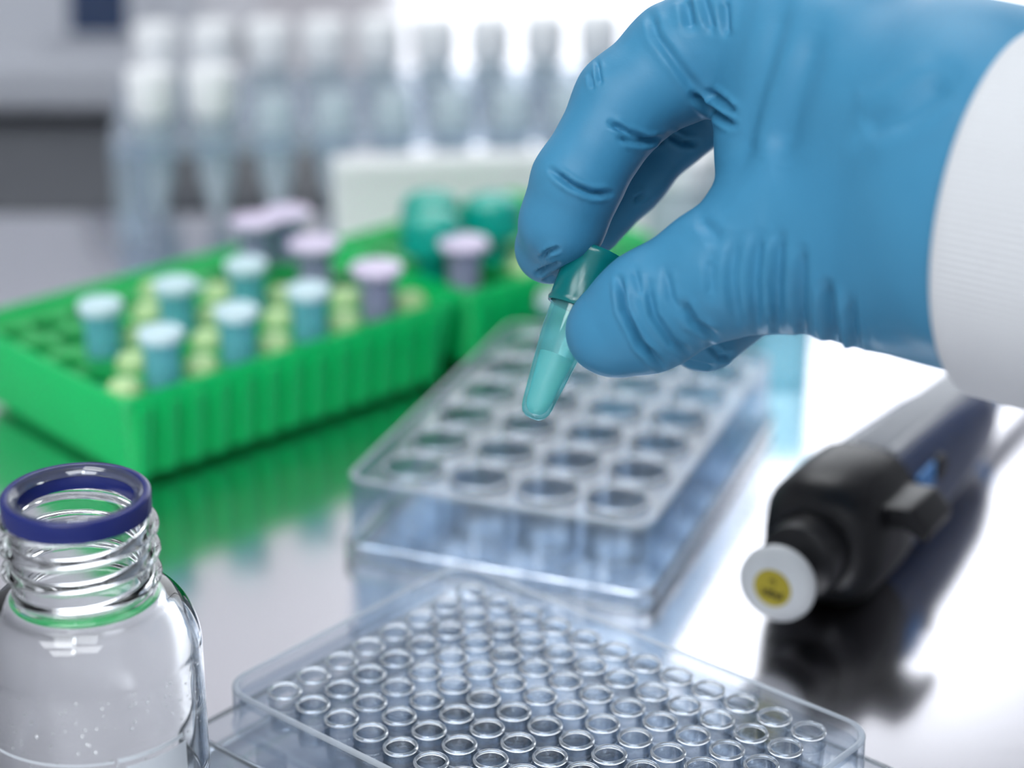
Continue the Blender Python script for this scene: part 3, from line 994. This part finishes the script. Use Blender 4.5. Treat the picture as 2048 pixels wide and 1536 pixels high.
# ------------------------------------------------------------------ background: acrylic rack with two rows of tubes
def make_bg_rack():
    yaw = .12
    o = np.array([-149., 776.])
    t = tag(empty('tube_rack', (o[0], o[1], 0), yaw), 'clear acrylic rack of hanging white-capped tubes at the back', 'tube rack')
    L, D, H = 300., 98., 44.
    rows = ((12., 'front'), (84., 'rear'))
    PT = 22.5
    N = 12
    holes = [(16 + PT * i, v, 8.1) for v, _ in rows for i in range(N)]
    holed_plate(rrect(L, D, 3, 4, 0, L / 2, D / 2), holes, H - 5, H, 24).build('top_panel', M['acrylic'], t)
    for x in (0, L - 12):
        for y, zb in ((2, 0), (D - 20, 1)): MB().box(x, x + 12, y, y + 14, zb, H - 5).build('leg', M['acrylic'], t, bevel=1)
        MB().box(x + 2, x + 10, 16.5, D - 20.5, 4, 10).build('foot_rail', M['acrylic'], t, bevel=1)
    tb = empty('conical_tube')
    MB().lathe([(0, -34), (1.6, -33.6), (2.4, -32), (7.2, -14), (7.5, 0), (7.5, 14), (6.6, 14), (6.6, 0), (6.2, -13.6), (1.6, -31.6), (0, -32)], 24).build('tube_body', M['tube_clear'], tb)
    MB().lathe([(7.7, .1), (9.4, .1), (9.4, 1.8), (7.7, 1.8)], 24).build('collar', M['tube_clear'], tb)
    tc = copy_thing(tb, (0, 0, 0))
    MB().lathe([(0, 14.2), (8.4, 8), (9.2, 9), (9.2, 24), (8.6, 25), (0, 25)], 28).build('cap', M['cap_white'], tc)
    protos = {False: tb, True: tc}
    seen = set()
    cs, sn = math.cos(yaw), math.sin(yaw)
    words = ('first', 'second', 'third', 'fourth', 'fifth', 'sixth', 'seventh', 'eighth', 'ninth', 'tenth', 'eleventh', 'twelfth')
    for v, nm in rows:
        for i in range(N - 1):
            x = 16 + PT * i
            loc = (o[0] + cs * x - sn * v, o[1] + sn * x + cs * v, H)
            capped = nm == 'rear' or i < 2
            if capped not in seen:
                q = protos[capped]; q.location = [c * MM for c in loc]; seen.add(capped)
            else: q = copy_thing(protos[capped], loc)
            tag(q, '%s clear tube in the acrylic rack, %s row, %s from left' % ('white-capped' if capped else 'open', nm, words[i]), 'tube', 'tubes in the acrylic rack')
make_bg_rack()

# white foam box standing under and before the right part of the rack
t = tag(empty('storage_box', (-66, 771, 0), .12), 'plain white foam box behind the green racks, below the hanging tubes', 'box')
b = MB(); b.loft([rrect(150, 14, 2, 4, z, 75, 7) for z in (0, 30)])
b.build('body', M['white_box'], t, bevel=.8)
b = MB(); b.loft([rrect(150, 14, 2, 4, z, 75, 7) for z in (30.1, 38)])
b.build('lid', M['white_box'], t, bevel=1.2)


# bench instrument at the far left
def make_device():
    t = tag(empty('bench_instrument', (-420, 968, 0), -.03), 'light grey bench instrument with dark blue display, far left', 'instrument')
    # side profile (y,z) extruded along x
    pr = [(8, 4), (0, 7), (0, 27), (20, 32), (44, 125), (230, 125), (230, 4)]
    MB().loft([[(x, y, z) for y, z in pr] for x in (0, 275)]).build('housing', M['device'], t, bevel=3, seg=3)
    a = math.atan2(93, 24)
    MB().box(204, 256, -3, 0, 2, 52).build('display_bezel', M['device'], t, (0, 20, 32), (a - PI / 2, 0, 0), bevel=1)
    MB().box(217, 244, -4.2, -2.8, 5, 42).build('display', M['screen'], t, (0, 20, 32), (a - PI / 2, 0, 0), bevel=.5)
    for x in (25, 250):
        for y in (25, 205): MB().lathe([(0, 0), (9, 0), (9, 4.2), (0, 4.2)], 20, (x, y, 0)).build('foot', M['device_dark'], t)
make_device()
t = tag(MB().loft([rrect(300, 128, 6, 5, z, 0, 0) for z in (0.05, .9)]).build('dark_sheet', M['device_dark'], None, (-222, 896, 0)), 'thin dark grey sheet before the grey instrument, under the acrylic rack', 'mat')  # darker area of the bench, built as a thin sheet

# clear aqua box to the right behind the plate of large wells
t = tag(empty('plastic_box', (8, 655, 0), -.12), 'clear aqua-tinted plastic box behind the plate of large wells', 'box')
b = MB(); sweep_rect(b, 88, 60, 4, [(0, 0), (0, 24), (1.6, 24), (1.6, 1.8), (1.6, 0)], 44, 30)
b.build('body', M['aqua'], t)
MB().loft([rrect(84.6, 56.6, 2.5, 5, z, 44, 30) for z in (0.1, 1.7)]).build('bottom_panel', M['aqua'], t)
b = MB(); b.loft([rrect(90, 62, 5, 5, z, 44, 30) for z in (24.2, 26.4)])
b.build('lid', M['aqua'], t, bevel=.5)

# two clear vials seen between finger and thumb
v0 = tag(empty('glass_vial', (60, 742, 0)), 'clear vial seen between finger and thumb, nearer of two', 'vial', 'clear vials behind the hand')
MB().lathe([(0, 0), (10.5, 0), (11.5, 1), (11.5, 34), (9, 38), (9, 46), (8, 46), (8, 37.6), (10.4, 33.6), (10.4, 2), (0, 2)], 32).build('body', M['tube_clear'], v0)
MB().lathe([(9.2, 40), (10.4, 40), (10.6, 41), (10.6, 50), (9.6, 51), (0, 51), (0, 48), (9.2, 48)][::1], 32).build('cap', M['cap_white'], v0)
v1 = copy_thing(v0, (84, 772, 0))
tag(v1, 'clear vial seen between finger and thumb, farther of two', 'vial', 'clear vials behind the hand')
